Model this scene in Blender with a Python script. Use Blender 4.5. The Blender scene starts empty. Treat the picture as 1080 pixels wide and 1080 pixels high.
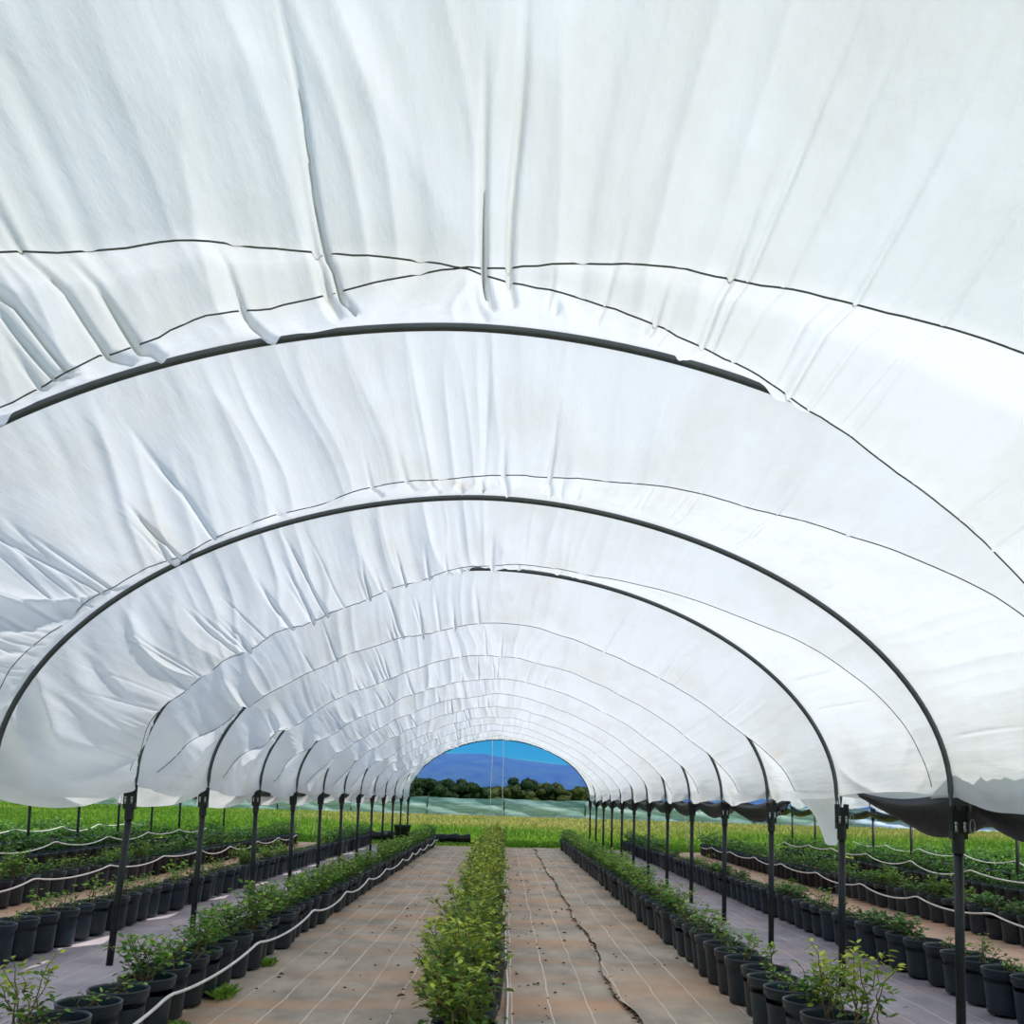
import bpy, math, random
import numpy as np
from mathutils import Matrix, Vector

rng = np.random.default_rng(7)
random.seed(7)
S = bpy.context.scene
COL = S.collection
H = 1.65                                   # eye height

# ------------------------------------------------------------------ mesh helpers
class MB:
    """Collects geometry and links it as ONE mesh object."""
    def __init__(s):
        s.v = []; s.f = []; s.n = 0; s.tone = []
    def add(s, verts, faces, tone=0.5):
        verts = np.asarray(verts, float)
        s.v.append(verts); s.f += [tuple(int(i) + s.n for i in f) for f in faces]
        s.tone.append(np.broadcast_to(np.asarray(tone, float), (len(verts),)))
        s.n += len(verts)
    def box(s, c, size, rz=0.0):
        x, y, z = [d / 2 for d in size]
        P = np.array([(-x,-y,-z),(x,-y,-z),(x,y,-z),(-x,y,-z),(-x,-y,z),(x,-y,z),(x,y,z),(-x,y,z)])
        if rz:
            R = np.array([[math.cos(rz),-math.sin(rz),0],[math.sin(rz),math.cos(rz),0],[0,0,1]]); P = P @ R.T
        s.add(P + np.asarray(c), [(0,3,2,1),(4,5,6,7),(0,1,5,4),(1,2,6,5),(2,3,7,6),(3,0,4,7)])
    def tube(s, P, r, k=8, cap=True, tone=0.5):
        P = np.asarray(P, float); n = len(P)
        r = np.broadcast_to(np.asarray(r, float), (n,))
        T = np.gradient(P, axis=0); T /= np.linalg.norm(T, axis=1)[:, None] + 1e-12
        ref = np.array([0, 0, 1.0]) if abs(T[:, 2]).mean() < .8 else np.array([1.0, 0, 0])
        A = np.cross(T, ref); A /= np.linalg.norm(A, axis=1)[:, None] + 1e-12
        B = np.cross(T, A)
        th = np.linspace(0, 2 * np.pi, k, endpoint=False)
        V = P[:, None] + r[:, None, None] * (np.cos(th)[None, :, None] * A[:, None] + np.sin(th)[None, :, None] * B[:, None])
        F = [(i*k+j, i*k+(j+1) % k, (i+1)*k+(j+1) % k, (i+1)*k+j) for i in range(n-1) for j in range(k)]
        if cap: F += [tuple(range(k))[::-1], tuple((n-1)*k+j for j in range(k))]
        s.add(V.reshape(-1, 3), F, tone)
    def lathe(s, prof, k=24, c=(0,0,0)):
        prof = np.asarray(prof, float); n = len(prof)
        th = np.linspace(0, 2*np.pi, k, endpoint=False)
        V = np.stack([prof[:, 0][:, None]*np.cos(th), prof[:, 0][:, None]*np.sin(th), np.repeat(prof[:, 1][:, None], k, 1)], -1).reshape(-1, 3)
        F = [(i*k+j, i*k+(j+1) % k, (i+1)*k+(j+1) % k, (i+1)*k+j) for i in range(n-1) for j in range(k)]
        s.add(V + np.asarray(c), F)
    def mesh(s, name, m=None, smooth=True, tone=False):
        me = bpy.data.meshes.new(name)
        V = np.concatenate(s.v) if s.v else np.zeros((0, 3))
        me.from_pydata(V.tolist(), [], s.f)
        if tone:
            a = me.attributes.new('tone', 'FLOAT', 'POINT'); a.data.foreach_set('value', np.concatenate(s.tone).astype(np.float32))
        if m: me.materials.append(m)
        if smooth: me.polygons.foreach_set('use_smooth', [True]*len(me.polygons))
        me.update(); return me
    def build(s, name, m, parent=None, smooth=True, tone=False):
        return link(name, s.mesh(name, m, smooth, tone), parent)

def link(name, me, parent=None):
    o = bpy.data.objects.new(name, me); COL.objects.link(o)
    if parent: o.parent = parent
    return o
def tag(o, label, cat, group=None, kind=None):
    o['label'] = label; o['category'] = cat
    if group: o['group'] = group
    if kind: o['kind'] = kind
    return o
def thing(name, label, cat, loc=(0,0,0), rz=0.0, group=None):
    o = bpy.data.objects.new(name, None); COL.objects.link(o)
    o.empty_display_size = .1; o.location = loc; o.rotation_euler = (0, 0, rz)
    return tag(o, label, cat, group)
def grid_mesh(name, P, m, smooth=True):
    """P: (a, b, 3) array of points -> quad grid mesh, written through foreach_set."""
    a, b, _ = P.shape
    me = bpy.data.meshes.new(name)
    me.vertices.add(a*b); me.vertices.foreach_set('co', P.reshape(-1).astype(np.float32))
    i = np.arange((a-1)*(b-1)); r = i // (b-1); c = i % (b-1); q = r*b + c
    L = np.stack([q, q+1, q+b+1, q+b], -1).reshape(-1).astype(np.int32)
    me.loops.add(len(L)); me.loops.foreach_set('vertex_index', L)
    me.polygons.add(len(i)); me.polygons.foreach_set('loop_start', (np.arange(len(i))*4).astype(np.int32))
    me.polygons.foreach_set('loop_total', np.full(len(i), 4, np.int32))
    if smooth: me.polygons.foreach_set('use_smooth', np.ones(len(i), bool))
    me.materials.append(m); me.update(calc_edges=True); me.validate()
    return me

_perm = rng.random((256, 256))
def vnoise(x, y, seed=0):
    """smooth value noise in -1..1"""
    x = np.asarray(x, float) + seed*17.31; y = np.asarray(y, float) + seed*5.77
    xi = np.floor(x).astype(int); yi = np.floor(y).astype(int)
    fx = x-xi; fy = y-yi
    fx = fx*fx*fx*(fx*(fx*6-15)+10); fy = fy*fy*fy*(fy*(fy*6-15)+10)
    g = lambda a, b: _perm[a % 256, b % 256]
    v = (g(xi,yi)*(1-fx)+g(xi+1,yi)*fx)*(1-fy) + (g(xi,yi+1)*(1-fx)+g(xi+1,yi+1)*fx)*fy
    return v*2-1
def sstep(x, a, b):
    t = np.clip((x-a)/(b-a), 0, 1); return t*t*(3-2*t)

# ------------------------------------------------------------------ materials
def srgb(r, g, b):
    f = lambda c: (c/255/12.92) if c/255 <= .04045 else ((c/255+.055)/1.055)**2.4
    return (f(r), f(g), f(b), 1)
class N:
    def __init__(s, name):
        s.m = bpy.data.materials.new(name); s.m.use_nodes = True
        s.t = s.m.node_tree; s.t.nodes.clear()
        s.out = s.t.nodes.new('ShaderNodeOutputMaterial')
    def n(s, typ, inputs=None, **kw):
        x = s.t.nodes.new('ShaderNode'+typ)
        for k, v in kw.items(): setattr(x, k, v)
        for k, v in (inputs or {}).items():
            if isinstance(v, bpy.types.NodeSocket): s.t.links.new(v, x.inputs[k])
            else: x.inputs[k].default_value = v
        return x
    def noise(s, vec, scale, detail=3, rough=.55, dist=0):
        return s.n('TexNoise', {'Vector': vec, 'Scale': scale, 'Detail': detail, 'Roughness': rough, 'Distortion': dist}).outputs['Fac']
    def mapping(s, vec, scale=(1,1,1), loc=(0,0,0)):
        return s.n('Mapping', {'Vector': vec, 'Scale': scale, 'Location': loc}).outputs[0]
    def ramp(s, fac, stops):
        r = s.n('ValToRGB', {'Fac': fac}); e = r.color_ramp.elements
        while len(e) < len(stops): e.new(.5)
        for k, (p, c) in zip(e, stops): k.position = p; k.color = c
        return r.outputs['Color']
    def mix(s, fac, a, b, mode='MIX'):
        x = s.n('Mix', data_type='RGBA', blend_type=mode)
        for i, v in ((0, fac), (6, a), (7, b)):
            if isinstance(v, bpy.types.NodeSocket): s.t.links.new(v, x.inputs[i])
            else: x.inputs[i].default_value = v
        return x.outputs[2]
    def math(s, op, a, b=0.0, c=0.0):
        x = s.n('Math', operation=op)
        for i, v in enumerate((a, b, c)):
            if isinstance(v, bpy.types.NodeSocket): s.t.links.new(v, x.inputs[i])
            else: x.inputs[i].default_value = v
        return x.outputs[0]
    def obj(s): return s.n('TexCoord').outputs['Object']
    def bump(s, h, strength=.3, dist=.01):
        return s.n('Bump', {'Height': h, 'Strength': strength, 'Distance': dist}).outputs[0]
    def pbr(s, color, rough=.6, normal=None, metal=0.0, spec=.4, **kw):
        i = {'Base Color': color, 'Roughness': rough, 'Metallic': metal, 'Specular IOR Level': spec}
        if normal is not None: i['Normal'] = normal
        b = s.n('BsdfPrincipled', i)
        s.t.links.new(b.outputs[0], s.out.inputs[0]); return s.m
    def surf(s, sock): s.t.links.new(sock, s.out.inputs[0]); return s.m

def mat_cover(name='white_cover'):
    n = N(name); c = n.obj()
    fine = n.noise(n.mapping(c, (11, .8, 11)), 1.0, 4, .55)
    weave = n.noise(n.mapping(c, (1, 1, 1)), 60, 2)
    h = n.math('ADD', n.math('MULTIPLY', fine, 1.0), n.math('MULTIPLY', weave, .08))
    bmp = n.bump(h, .45, .02)
    dirt = n.noise(n.mapping(c, (.9, .5, .9)), 1.6, 5, .65)
    col = n.ramp(dirt, [(.36, (.79,.81,.81,1)), (.56, (.85,.885,.925,1))])
    stain = n.noise(n.mapping(c, (2.5, .5, 2.5), (3, 1, 7)), 1.1, 3, .6)
    col = n.mix(n.ramp(stain, [(.66, (0,0,0,1)), (.80, (.35,.35,.35,1))]), col, (.72, .63, .50, 1))
    d = n.n('BsdfDiffuse', {'Color': col, 'Normal': bmp}); t = n.n('BsdfTranslucent', {'Color': col, 'Normal': bmp})
    return n.surf(n.n('MixShader', {0: .56, 1: d.outputs[0], 2: t.outputs[0]}).outputs[0])
def mat_steel(name, col, rough=.5, metal=.6):
    n = N(name); c = n.obj()
    k = n.noise(c, 9, 4)
    return n.pbr(n.mix(k, col, tuple(x*.55 for x in col[:3])+(1,)), rough, None, metal)
def mat_plain(name, a, b, scale=6, rough=.6, spec=.4, bump=.0):
    n = N(name); c = n.obj(); k = n.noise(c, scale, 4)
    return n.pbr(n.ramp(k, [(.3, a), (.7, b)]), rough, n.bump(n.noise(c, scale*4, 3), bump, .01) if bump else None, 0, spec)
def mat_pot():
    n = N('pot_plastic'); c = n.obj()
    rnd = n.n('ObjectInfo').outputs['Random']
    dust = n.noise(c, 7, 4)
    base = n.mix(rnd, srgb(13, 28, 38), srgb(22, 40, 50))
    col = n.mix(n.ramp(dust, [(.5, (0,0,0,1)), (.85, (.35,.35,.35,1))]), base, srgb(72, 80, 82))
    return n.pbr(col, .42, None, 0, .5)
def mat_leaf(name, dark, mid, young):
    n = N(name)
    tone = n.n('Attribute', attribute_name='tone').outputs['Fac']
    rnd = n.n('ObjectInfo').outputs['Random']
    col = n.ramp(n.math('ADD', tone, n.math('MULTIPLY_ADD', rnd, .24, -.12)), [(.08, dark), (.5, mid), (.95, young)])
    d = n.n('BsdfPrincipled', {'Base Color': col, 'Roughness': .5, 'Specular IOR Level': .35})
    t = n.n('BsdfTranslucent', {'Color': n.mix(.5, col, young)})
    return n.surf(n.n('MixShader', {0: .32, 1: d.outputs[0], 2: t.outputs[0]}).outputs[0])
def mat_fabric(name, base, dark, dirt, dirt_amt=.5, line=srgb(226, 212, 198), x0=0.0, line_amt=.8, seed=0.0):
    n = N(name); c = n.obj()
    sep = n.n('SeparateXYZ', {0: c})
    wob = n.math('MULTIPLY_ADD', n.noise(n.mapping(c, (1.4, .9, 1), (seed, 0, 0)), 1.0, 3), .07, -.035)
    x = n.math('ADD', n.math('ADD', sep.outputs[0], wob), -x0)
    fr = n.math('ABSOLUTE', n.math('SUBTRACT', n.math('FRACT', n.math('DIVIDE', x, .307)), .5))
    ln = n.math('LESS_THAN', fr, .021)
    worn = n.ramp(n.noise(n.mapping(c, (1, .5, 1), (0, seed, 0)), 2.2, 3), [(.3, (.25,.25,.25,1)), (.6, (1,1,1,1))])
    ln = n.math('MULTIPLY', n.math('MULTIPLY', ln, worn), line_amt)
    k = n.noise(n.mapping(c, (.8, .5, 1), (seed, seed, 0)), 2.3, 5, .62)
    col = n.ramp(k, [(.32, dark), (.66, base)])
    band = n.noise(n.mapping(c, (.22, .95, 1), (seed*2, 3+seed, 0)), 1.15, 4, .55)
    fine = n.noise(c, 10, 4, .7)
    f = n.math('MULTIPLY', n.ramp(n.math('ADD', band, n.math('MULTIPLY_ADD', fine, .26, -.13)), [(.47, (0,0,0,1)), (.64, (1,1,1,1))]), dirt_amt)
    col = n.mix(f, col, dirt)
    col = n.mix(ln, col, line)
    wv = n.n('TexWave', {'Vector': c, 'Scale': 40.0, 'Distortion': .5}, wave_type='BANDS', bands_direction='Y').outputs['Fac']
    rip = n.noise(n.mapping(c, (.9, 4.5, 1)), 1.5, 3)
    h = n.math('ADD', n.math('MULTIPLY', rip, 1.0), n.math('MULTIPLY', wv, .02))
    return n.pbr(col, .75, n.bump(h, .5, .04), 0, .25)

M = dict(
    cover=mat_cover(),
    hoop=mat_steel('hoop_steel', srgb(92, 98, 100), .45, .5),
    post=mat_plain('post_paint', srgb(14, 19, 20), srgb(31, 36, 36), 8, .5),
    bracket=mat_plain('bracket_paint', srgb(16, 19, 20), srgb(30, 34, 35), 10, .45),
    bolt=mat_steel('bolt_steel', srgb(190, 195, 195), .4, .7),
    rope=mat_plain('rope_fibre', srgb(74, 80, 82), srgb(104, 110, 110), 30, .8),
    twine=mat_plain('twine_fibre', srgb(205, 205, 190), srgb(235, 235, 220), 30, .8),
    hose=mat_plain('hose_plastic', srgb(212, 210, 206), srgb(240, 238, 234), 5, .45),
    black_sheet=mat_plain('black_sheet', srgb(8, 12, 15), srgb(22, 28, 32), 3, .45, .35, .4),
    pot=mat_pot(),
    soil=mat_plain('pot_soil', srgb(38, 30, 24), srgb(78, 62, 46), 25, .95, .1, .8),
    stem=mat_plain('cane_bark', srgb(92, 70, 48), srgb(128, 112, 66), 20, .8),
    leaf=mat_leaf('blueberry_leaf', srgb(24, 58, 30), srgb(66, 124, 48), srgb(160, 196, 78)),
    leaf_dark=mat_leaf('dark_leaf', srgb(22, 50, 30), srgb(58, 104, 52), srgb(122, 166, 78)),
    leaf_gold=mat_leaf('young_leaf', srgb(14, 44, 22), srgb(64, 118, 38), srgb(204, 214, 84)),  # besides leaf age, dark end paints in shaded gaps, pale end highlights
    trunk=mat_plain('tree_bark', srgb(60, 50, 40), srgb(95, 80, 62), 3, .9),
)

# ------------------------------------------------------------------ camera (fitted to the hoops and posts)
f_px, pitch, roll, yaw, cy = 1041.39, .092444, .027388, -.004633, 746.59
c, s_ = math.cos(pitch), math.sin(pitch); cyw, syw = math.cos(yaw), math.sin(yaw)
X = Vector((cyw, syw, 0)); D = Vector((-syw*c, cyw*c, s_)); V = Vector((syw*s_, -cyw*s_, c))
cr, sr = math.cos(roll), math.sin(roll)
Rr = cr*X + sr*V; U = -sr*X + cr*V
cam = bpy.data.cameras.new('camera'); co = bpy.data.objects.new('camera', cam); COL.objects.link(co)
co.matrix_world = Matrix(((Rr.x, U.x, -D.x, 0), (Rr.y, U.y, -D.y, 0), (Rr.z, U.z, -D.z, H), (0, 0, 0, 1)))
cam.sensor_width = 36; cam.lens = 36*f_px/1080; cam.shift_y = (cy-540)/1080
cam.clip_start = .05; cam.clip_end = 9000
S.camera = co

# ------------------------------------------------------------------ tunnel geometry
XL, XR, ZT, RISE, NX, NZ = -3.503, 3.101, 1.793, 2.041, 1.845, 1.855
WID = XR-XL
HOOPS = [-2.79, -.41, 1.97, 4.356, 6.738, 9.12] + [9.12 + 2.482*k for k in range(1, 12)]
FIT = {3: (.22, -.23, 0.0), 4: (.14, -.08, -.06), 5: (.14, .17, .02)}
NH = len(HOOPS)
def hoop_dy(j):
    dr, dl, db = FIT.get(j, (.10, -.02, 0.0)); return dr, dl + .0208*WID, db
# arc-length table, w = 0 at the right foot .. 1 at the left foot
_t = np.linspace(0, np.pi, 4001)
_x = (XR+XL)/2 + WID/2*np.sign(np.cos(_t))*np.abs(np.cos(_t))**(2/NX)
_z = RISE*np.abs(np.sin(_t))**(2/NZ)
_s = np.r_[0, np.cumsum(np.hypot(np.diff(_x), np.diff(_z)))]; ARC = _s[-1]
def arch(w):
    a = np.clip(w, 0, 1)*ARC
    return np.interp(a, _s, _x), np.interp(a, _s, _z)
def arch_normal(w):
    e = .004
    x0, z0 = arch(np.clip(w-e, 0, 1)); x1, z1 = arch(np.clip(w+e, 0, 1))
    tx, tz = x1-x0, z1-z0; L = np.hypot(tx, tz)+1e-9
    return tz/L, -tx/L                     # outward
def ypos(j0, u, w):
    """Y on the cover at bay j0 (array), fraction u, arc fraction w"""
    A = np.array([[HOOPS[j], *hoop_dy(j)] for j in range(NH)])
    wc = np.clip(w, 0, 1)
    g = lambda j: A[j, 0] + A[j, 1]*(1-wc) + A[j, 2]*wc
    return g(j0)*(1-u) + g(j0+1)*u
def rise_adj(j0, u):
    B = np.array([hoop_dy(j)[2] for j in range(NH)])
    return B[j0]*(1-u) + B[j0+1]*u
SAG = {0: .3, 1: .34, 2: .39, 3: .30, 4: .30}
def rope_u(j, w, kind=0):
    j = np.asarray(j)
    lo = np.where(j == 4, .10, .06); hi = np.where(j == 4, .76, .94)
    far = .52 - np.where(w > .5, .46, .30)*np.abs(2*w-1)**3.5
    if (j >= 5).all(): return far
    if (j >= 5).any(): return np.where(j >= 5, far, lo + (hi-lo)*w if kind == 0 else hi - (hi-lo)*w)
    return lo + (hi-lo)*w if kind == 0 else hi - (hi-lo)*w
def sag(j0, u, w):
    wc = np.clip(w, 0, 1)
    Dj = np.array([SAG.get(j, .33 - .006*(j-5)) if j < NH-3 else (.20 if j == NH-3 else .05) for j in range(NH)])[j0]
    lo_, span = .35, .3
    crown = .35 + .65*sstep(np.minimum(wc, 1-wc), .02, .3)
    crown = np.where(j0 >= 5, (.85 + .45*sstep(np.minimum(wc, 1-wc), .0, .16))*(1-.25*sstep(np.minimum(wc, 1-wc), .25, .5)), crown)
    crown = np.where(j0 == 4, np.where(wc > .5, (.6 + .4*sstep(1-wc, .0, .2))*(1+.45*sstep(wc, .5, .65)), crown), crown)
    crown = np.where(j0 == 2, np.where(wc < .5, 1.0+.35*(1-sstep(wc, .2, .45)), crown), crown)
    pw = np.where(j0 >= 5, .4, .75)
    pw = np.where((j0 == 2) & (wc < .5), .30 + .45*sstep(wc, .35, .5), pw)
    def tent(ur):
        x = np.where(u < ur, u/ur, (1-u)/(1-ur))
        return (4*ur*(1-ur))**pw * np.clip(x*(1.12-.12*x), 0, 1)
    a = tent(rope_u(j0, wc)); b = tent(rope_u(j0, wc, 1))
    return Dj*crown*np.where(j0 == 2, np.maximum(a, b), a)

def make_tucks(seed, nbay):
    r = np.random.default_rng(seed); T = []
    for j in range(nbay):
        for k in range(48 if 1 < j < 5 else 26):
            w0 = r.beta(1.9, 1.35)
            T.append((j, w0, r.uniform(.008, .018), r.uniform(.015, .050)*(.35+.65*sstep(w0, .22, .6)), r.uniform(.0, .55), r.uniform(.75, 1.05), r.uniform(-.4, 1.)))
    return T
def cover_surface(j0, u, w, skirt, seed=0, tucks=(), rough=1.0):
    """points of the sheet; skirt >= 0 is the length hanging below the arch foot (at |w| ends)"""
    wc = np.clip(w, 0, 1); a = wc*ARC
    x, z = arch(wc); nx, nz = arch_normal(wc)
    z = z*(1 + rise_adj(j0, u)/RISE)
    side = sstep(wc, .30, .62)                                   # the slack side
    lw = .42 + .78*side
    drift = .55*sstep(wc, .5, .8)*u
    jr = j0*13.7
    ap = a - drift + .10*vnoise(a*1.3, u*2+jr, seed+3)
    r1 = 1-2*np.abs(vnoise(ap/.30+jr, u*.9+jr*2, seed))**.8
    r2 = 1-2*np.abs(vnoise(ap/.13+jr, u*1.2+jr, seed+1))**.8
    r3 = vnoise(ap/.052+jr, u*1.7+jr, seed+2)
    # festoons low on the walls: folds that hang between the hoops
    hang = np.where(wc > .5, sstep(wc, .74, .90), .6*sstep(1-wc, .84, .96))
    af = np.where(wc > .5, a + skirt, ARC - a + skirt) - .42*4*u*(1-u) + .12*vnoise(u*3+jr, a, seed+9)
    q1 = 1-2*np.abs(vnoise(af/.30+jr, u*1.2+jr, seed+5))**.85; q2 = vnoise(af/.12, u*2.5+jr, seed+6)
    env = .35 + .65*np.clip(np.minimum(u, 1-u)*5, 0, 1)
    wr = (.024*r1 + .013*r2 + .005*r3)*(1-hang) + (.052*q1 + .016*q2 + .004*r3)*hang
    dsp = .024 - sag(j0, u, w) + wr*lw*env*rough
    msk = {j: np.nonzero(j0 == j) for j in range(NH)}
    for (j, w0, sg, dep, u0, u1, sl) in tucks:                   # sharp pleats pulled by the ropes
        m = msk[j]
        if not len(m[0]): continue
        dd = (a[m] - w0*ARC - sl*.30*(u[m]-.7)*(.3+.7*sstep(w0, .45, .8)) - .02*vnoise(u[m]*4, w0*99+u[m]*0, 4))
        pr = sstep(u[m], u0, u0+.3)*(1-sstep(u[m], u1-.12, u1))
        dsp[m] -= dep*rough*np.exp(-(dd/sg)**2)*pr*(1-.7*hang[m])
    flare = np.where(wc > .5, .16, .05)*np.clip(skirt, 0, 1)*(4*u*(1-u)) + .02*vnoise(u*6+jr, skirt*8, seed+8)*np.clip(skirt*6, 0, 1)
    px = x + nx*dsp - np.where(wc > .5, -1, 1)*(-flare)*1.0
    pz = ZT + z + nz*dsp - skirt
    py = ypos(j0, u, w)
    return np.stack([px, py, pz], -1)
def hem_len(j0, u, base, dips, seed):
    d = np.array(dips)[j0 % len(dips)]
    return base + d*(4*u*(1-u))**.8 + .012*vnoise(u*7, j0*3.1, seed)

def build_cover(name, label, dx, ns, bay_div, seed, right, left, rough=1.0, j_from=0):
    tucks = make_tucks(seed, NH)
    J, Uu = [], []
    for j in range(j_from, NH-1):
        k = bay_div(j); J += [j]*k; Uu += list(np.arange(k)/k)
    J.append(NH-2); Uu.append(1.0)
    J = np.array(J); Uu = np.array(Uu)
    nsk = 12
    sk = np.linspace(1, 0, nsk+1)[:-1]
    w = np.r_[np.zeros(nsk), np.linspace(0, 1, ns), np.ones(nsk)]
    kf = np.r_[sk, np.zeros(ns), sk[::-1]]
    JJ = np.repeat(J[:, None], len(w), 1); UU = np.repeat(Uu[:, None], len(w), 1)
    WW = np.repeat(w[None], len(J), 0); KK = np.repeat(kf[None], len(J), 0)
    hl = np.where(WW > .5, hem_len(JJ, UU, *left, seed), hem_len(JJ, UU, *right, seed+1))
    P = cover_surface(JJ, UU, WW, KK*hl, seed, tucks, rough)
    P[..., 0] += dx
    o = link(name, grid_mesh(name, P, M['cover']))
    tag(o, label, 'tunnel cover')
    return o, tucks

DR = [.08, .06, .03, .12, -.03, .05, .11, .09, .12, .1, .13, .12, .1, .12, .13, .1]
DL = [.12, .1, .12, .13, .11, .10, .09, .12, .07, .1, .12, .1, .12, .1, .09, .12]
cover, tucks = build_cover('tunnel_cover', 'wrinkled white translucent sheet stretched over the hoops overhead', 0.0, 980,
    lambda j: 16 if j < 1 else 60 if j < 5 else 40 if j < 7 else 24, 11, (.035, DR), (.11, DL))
build_cover('tunnel_cover', 'white sheet of the neighbouring tunnel beyond the right posts', WID+.10, 260, lambda j: 10 if j < 3 else 18, 31, (.05, DR), (.03, [-.01, .02, .05, .02, .03]), .8)
build_cover('tunnel_cover', 'white sheet of the neighbouring tunnel, hem hanging beyond the left posts', -WID-.10, 260, lambda j: 10 if j < 3 else 18, 51, (.16, [.16, .2, .17, .19, .15]), (.06, DL), .8)

ORD = ['first','second','third','fourth','fifth','sixth','seventh','eighth','ninth','tenth','eleventh','twelfth','thirteenth','fourteenth','fifteenth','sixteenth','seventeenth','eighteenth','nineteenth','twentieth','twenty-first','twenty-second','twenty-third','twenty-fourth','twenty-fifth','twenty-sixth','twenty-seventh','twenty-eighth','twenty-ninth','thirtieth']

# hoops
def hoop_points(j, dx=0.0, n=90):
    w = np.linspace(0, 1, n); x, z = arch(w)
    dr, dl, db = hoop_dy(j)
    y = HOOPS[j] + dr*(1-w) + dl*w
    P = np.stack([x+dx, y, ZT+z*(1+db/RISE)], -1)
    a = P[0].copy(); a[2] -= .17; b = P[-1].copy(); b[2] -= .17
    return np.vstack([a, P, b])
for j in range(1, NH):
    b = MB(); b.tube(hoop_points(j), .019, 10)
    o = b.build('hoop', M['hoop'])
    nm = j-3
    lab = ('bent steel hoop overhead behind the camera' if nm < -1 else 'bent steel hoop directly overhead, nearest of all' if nm == -1 else
           f'bent steel hoop under the white cover, {ORD[nm]} one visible from the front' if nm < NH-4 else 'farthest bent steel hoop, framing the blue mountain')
    tag(o, lab, 'hoop', 'steel hoops of the main tunnel')
for sgn, side in ((1, 'right'), (-1, 'left')):
    for j in range(3, NH):
        b = MB(); b.tube(hoop_points(j, sgn*(WID+.10), 50), .019, 6)
        o = b.build('hoop', M['hoop'])
        tag(o, f'steel hoop of the {side} neighbouring tunnel, ' + (f'{ORD[j-3]} from the front' if j < NH-1 else 'at its far end'), 'hoop', f'hoops of the {side} neighbouring tunnel')

# ropes lying in the valleys of the cover
def rope(j, kind, label, r=.0032):
    w = np.linspace(.0, 1.0, 160); jj = np.full(160, j); u = rope_u(j, w, kind)
    P = cover_surface(jj, u, w, np.zeros(160), 11, tucks)
    nx, nz = arch_normal(w)
    # keep the rope taut: smooth out the small wrinkles, then hold it just under the cloth
    k = np.ones(5)/5
    for a in (0, 2): P[:, a] = np.convolve(np.pad(P[:, a], 2, 'edge'), k, 'valid')
    P[:, 0] -= nx*.003; P[:, 2] -= nz*.003
    b = MB(); b.tube(P, r, 6); tag(b.build('tie_rope', M['rope']), label, 'rope', 'ropes tying down the main cover')
rope(2, 0, 'thin dark rope across the nearest bay, lower on the left')
rope(2, 1, 'thin dark rope across the nearest bay, lower on the right')
for j in range(3, NH-1):
    rope(j, 0, f'thin dark rope crossing the white cover in the {ORD[j-2]} bay', .0032 if j < 5 else .0036)

# support posts
def make_post(name, label, loc, near=True, group=None, lean=(0, 0), flip=1, hgt=1.62):
    t = thing(name, label, 'post', loc, 0, group)
    b = MB(); b.tube([(lean[0], lean[1], -.05), (0, 0, hgt-.22)], .032, 10); b.build('shaft', M['post'], t)
    b = MB(); b.tube([(0, 0, hgt-.26), (0, 0, hgt-.12)], .042, 10)
    b.box((0, 0, hgt-.06), (.108, .06, .20))
    for sx in (-1, 1): b.tube([(sx*.036, 0, hgt-.10), (sx*.042, 0, hgt+.07)], .026, 8)
    br = b.build('bracket', M['bracket'], t, smooth=False)
    if near:
        for sx in (-1, 1):
            b = MB(); b.tube([(sx*.03, -.028, hgt-.05), (sx*.03, -.042, hgt-.05)], .012, 6); b.box((sx*.03, -.036, hgt-.085), (.018, .006, .05))
            b.build('bolt', M['bolt'], br)
        b = MB(); th = np.linspace(0, 2*np.pi, 14)
        b.tube(np.stack([.085*flip+.018*np.cos(th), np.full(14, -.03), hgt-.07+.05*np.sin(th)], -1), .0035, 5)
        b.build('wire_loop', M['bolt'], br)
    return t
LEAN_L = {6: (-.10, 0), 5: (-.06, .0), 7: (-.03, 0)}
for side, sgn, xf in (('right', 1, XR), ('left', -1, XL)):
    for j in range(3, NH):
        dr, dl, _ = hoop_dy(j); y = HOOPS[j] + (dr if sgn > 0 else dl)
        if y < (5.6 if sgn > 0 else 8): continue
        idx = j-(4 if sgn > 0 else 5)
        lab = f'dark steel post carrying the cover on the {side} side, {ORD[idx]} from the front' if j < NH-1 else f'dark steel post at the far {side} corner of the tunnel'
        lean = {('left', 5): (-.10, 0), ('left', 6): (-.05, 0)}.get((side, j), (0, 0))
        make_post('support_post', lab, (xf+sgn*.05, y, 0), j < 8, f'posts along the {side} side', lean, sgn)
for side, sgn, xf in (('right', 1, XR+WID+.10), ('left', -1, XL-WID-.10)):
    k = 0
    for j in range(5, NH):
        y = HOOPS[j]
        if y < 17: continue
        make_post('support_post', f'dark post in the outer line far {side}, {ORD[k]} from the front', (xf+sgn*.05, y, 0), False, f'outer line of posts on the {side}'); k += 1

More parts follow.
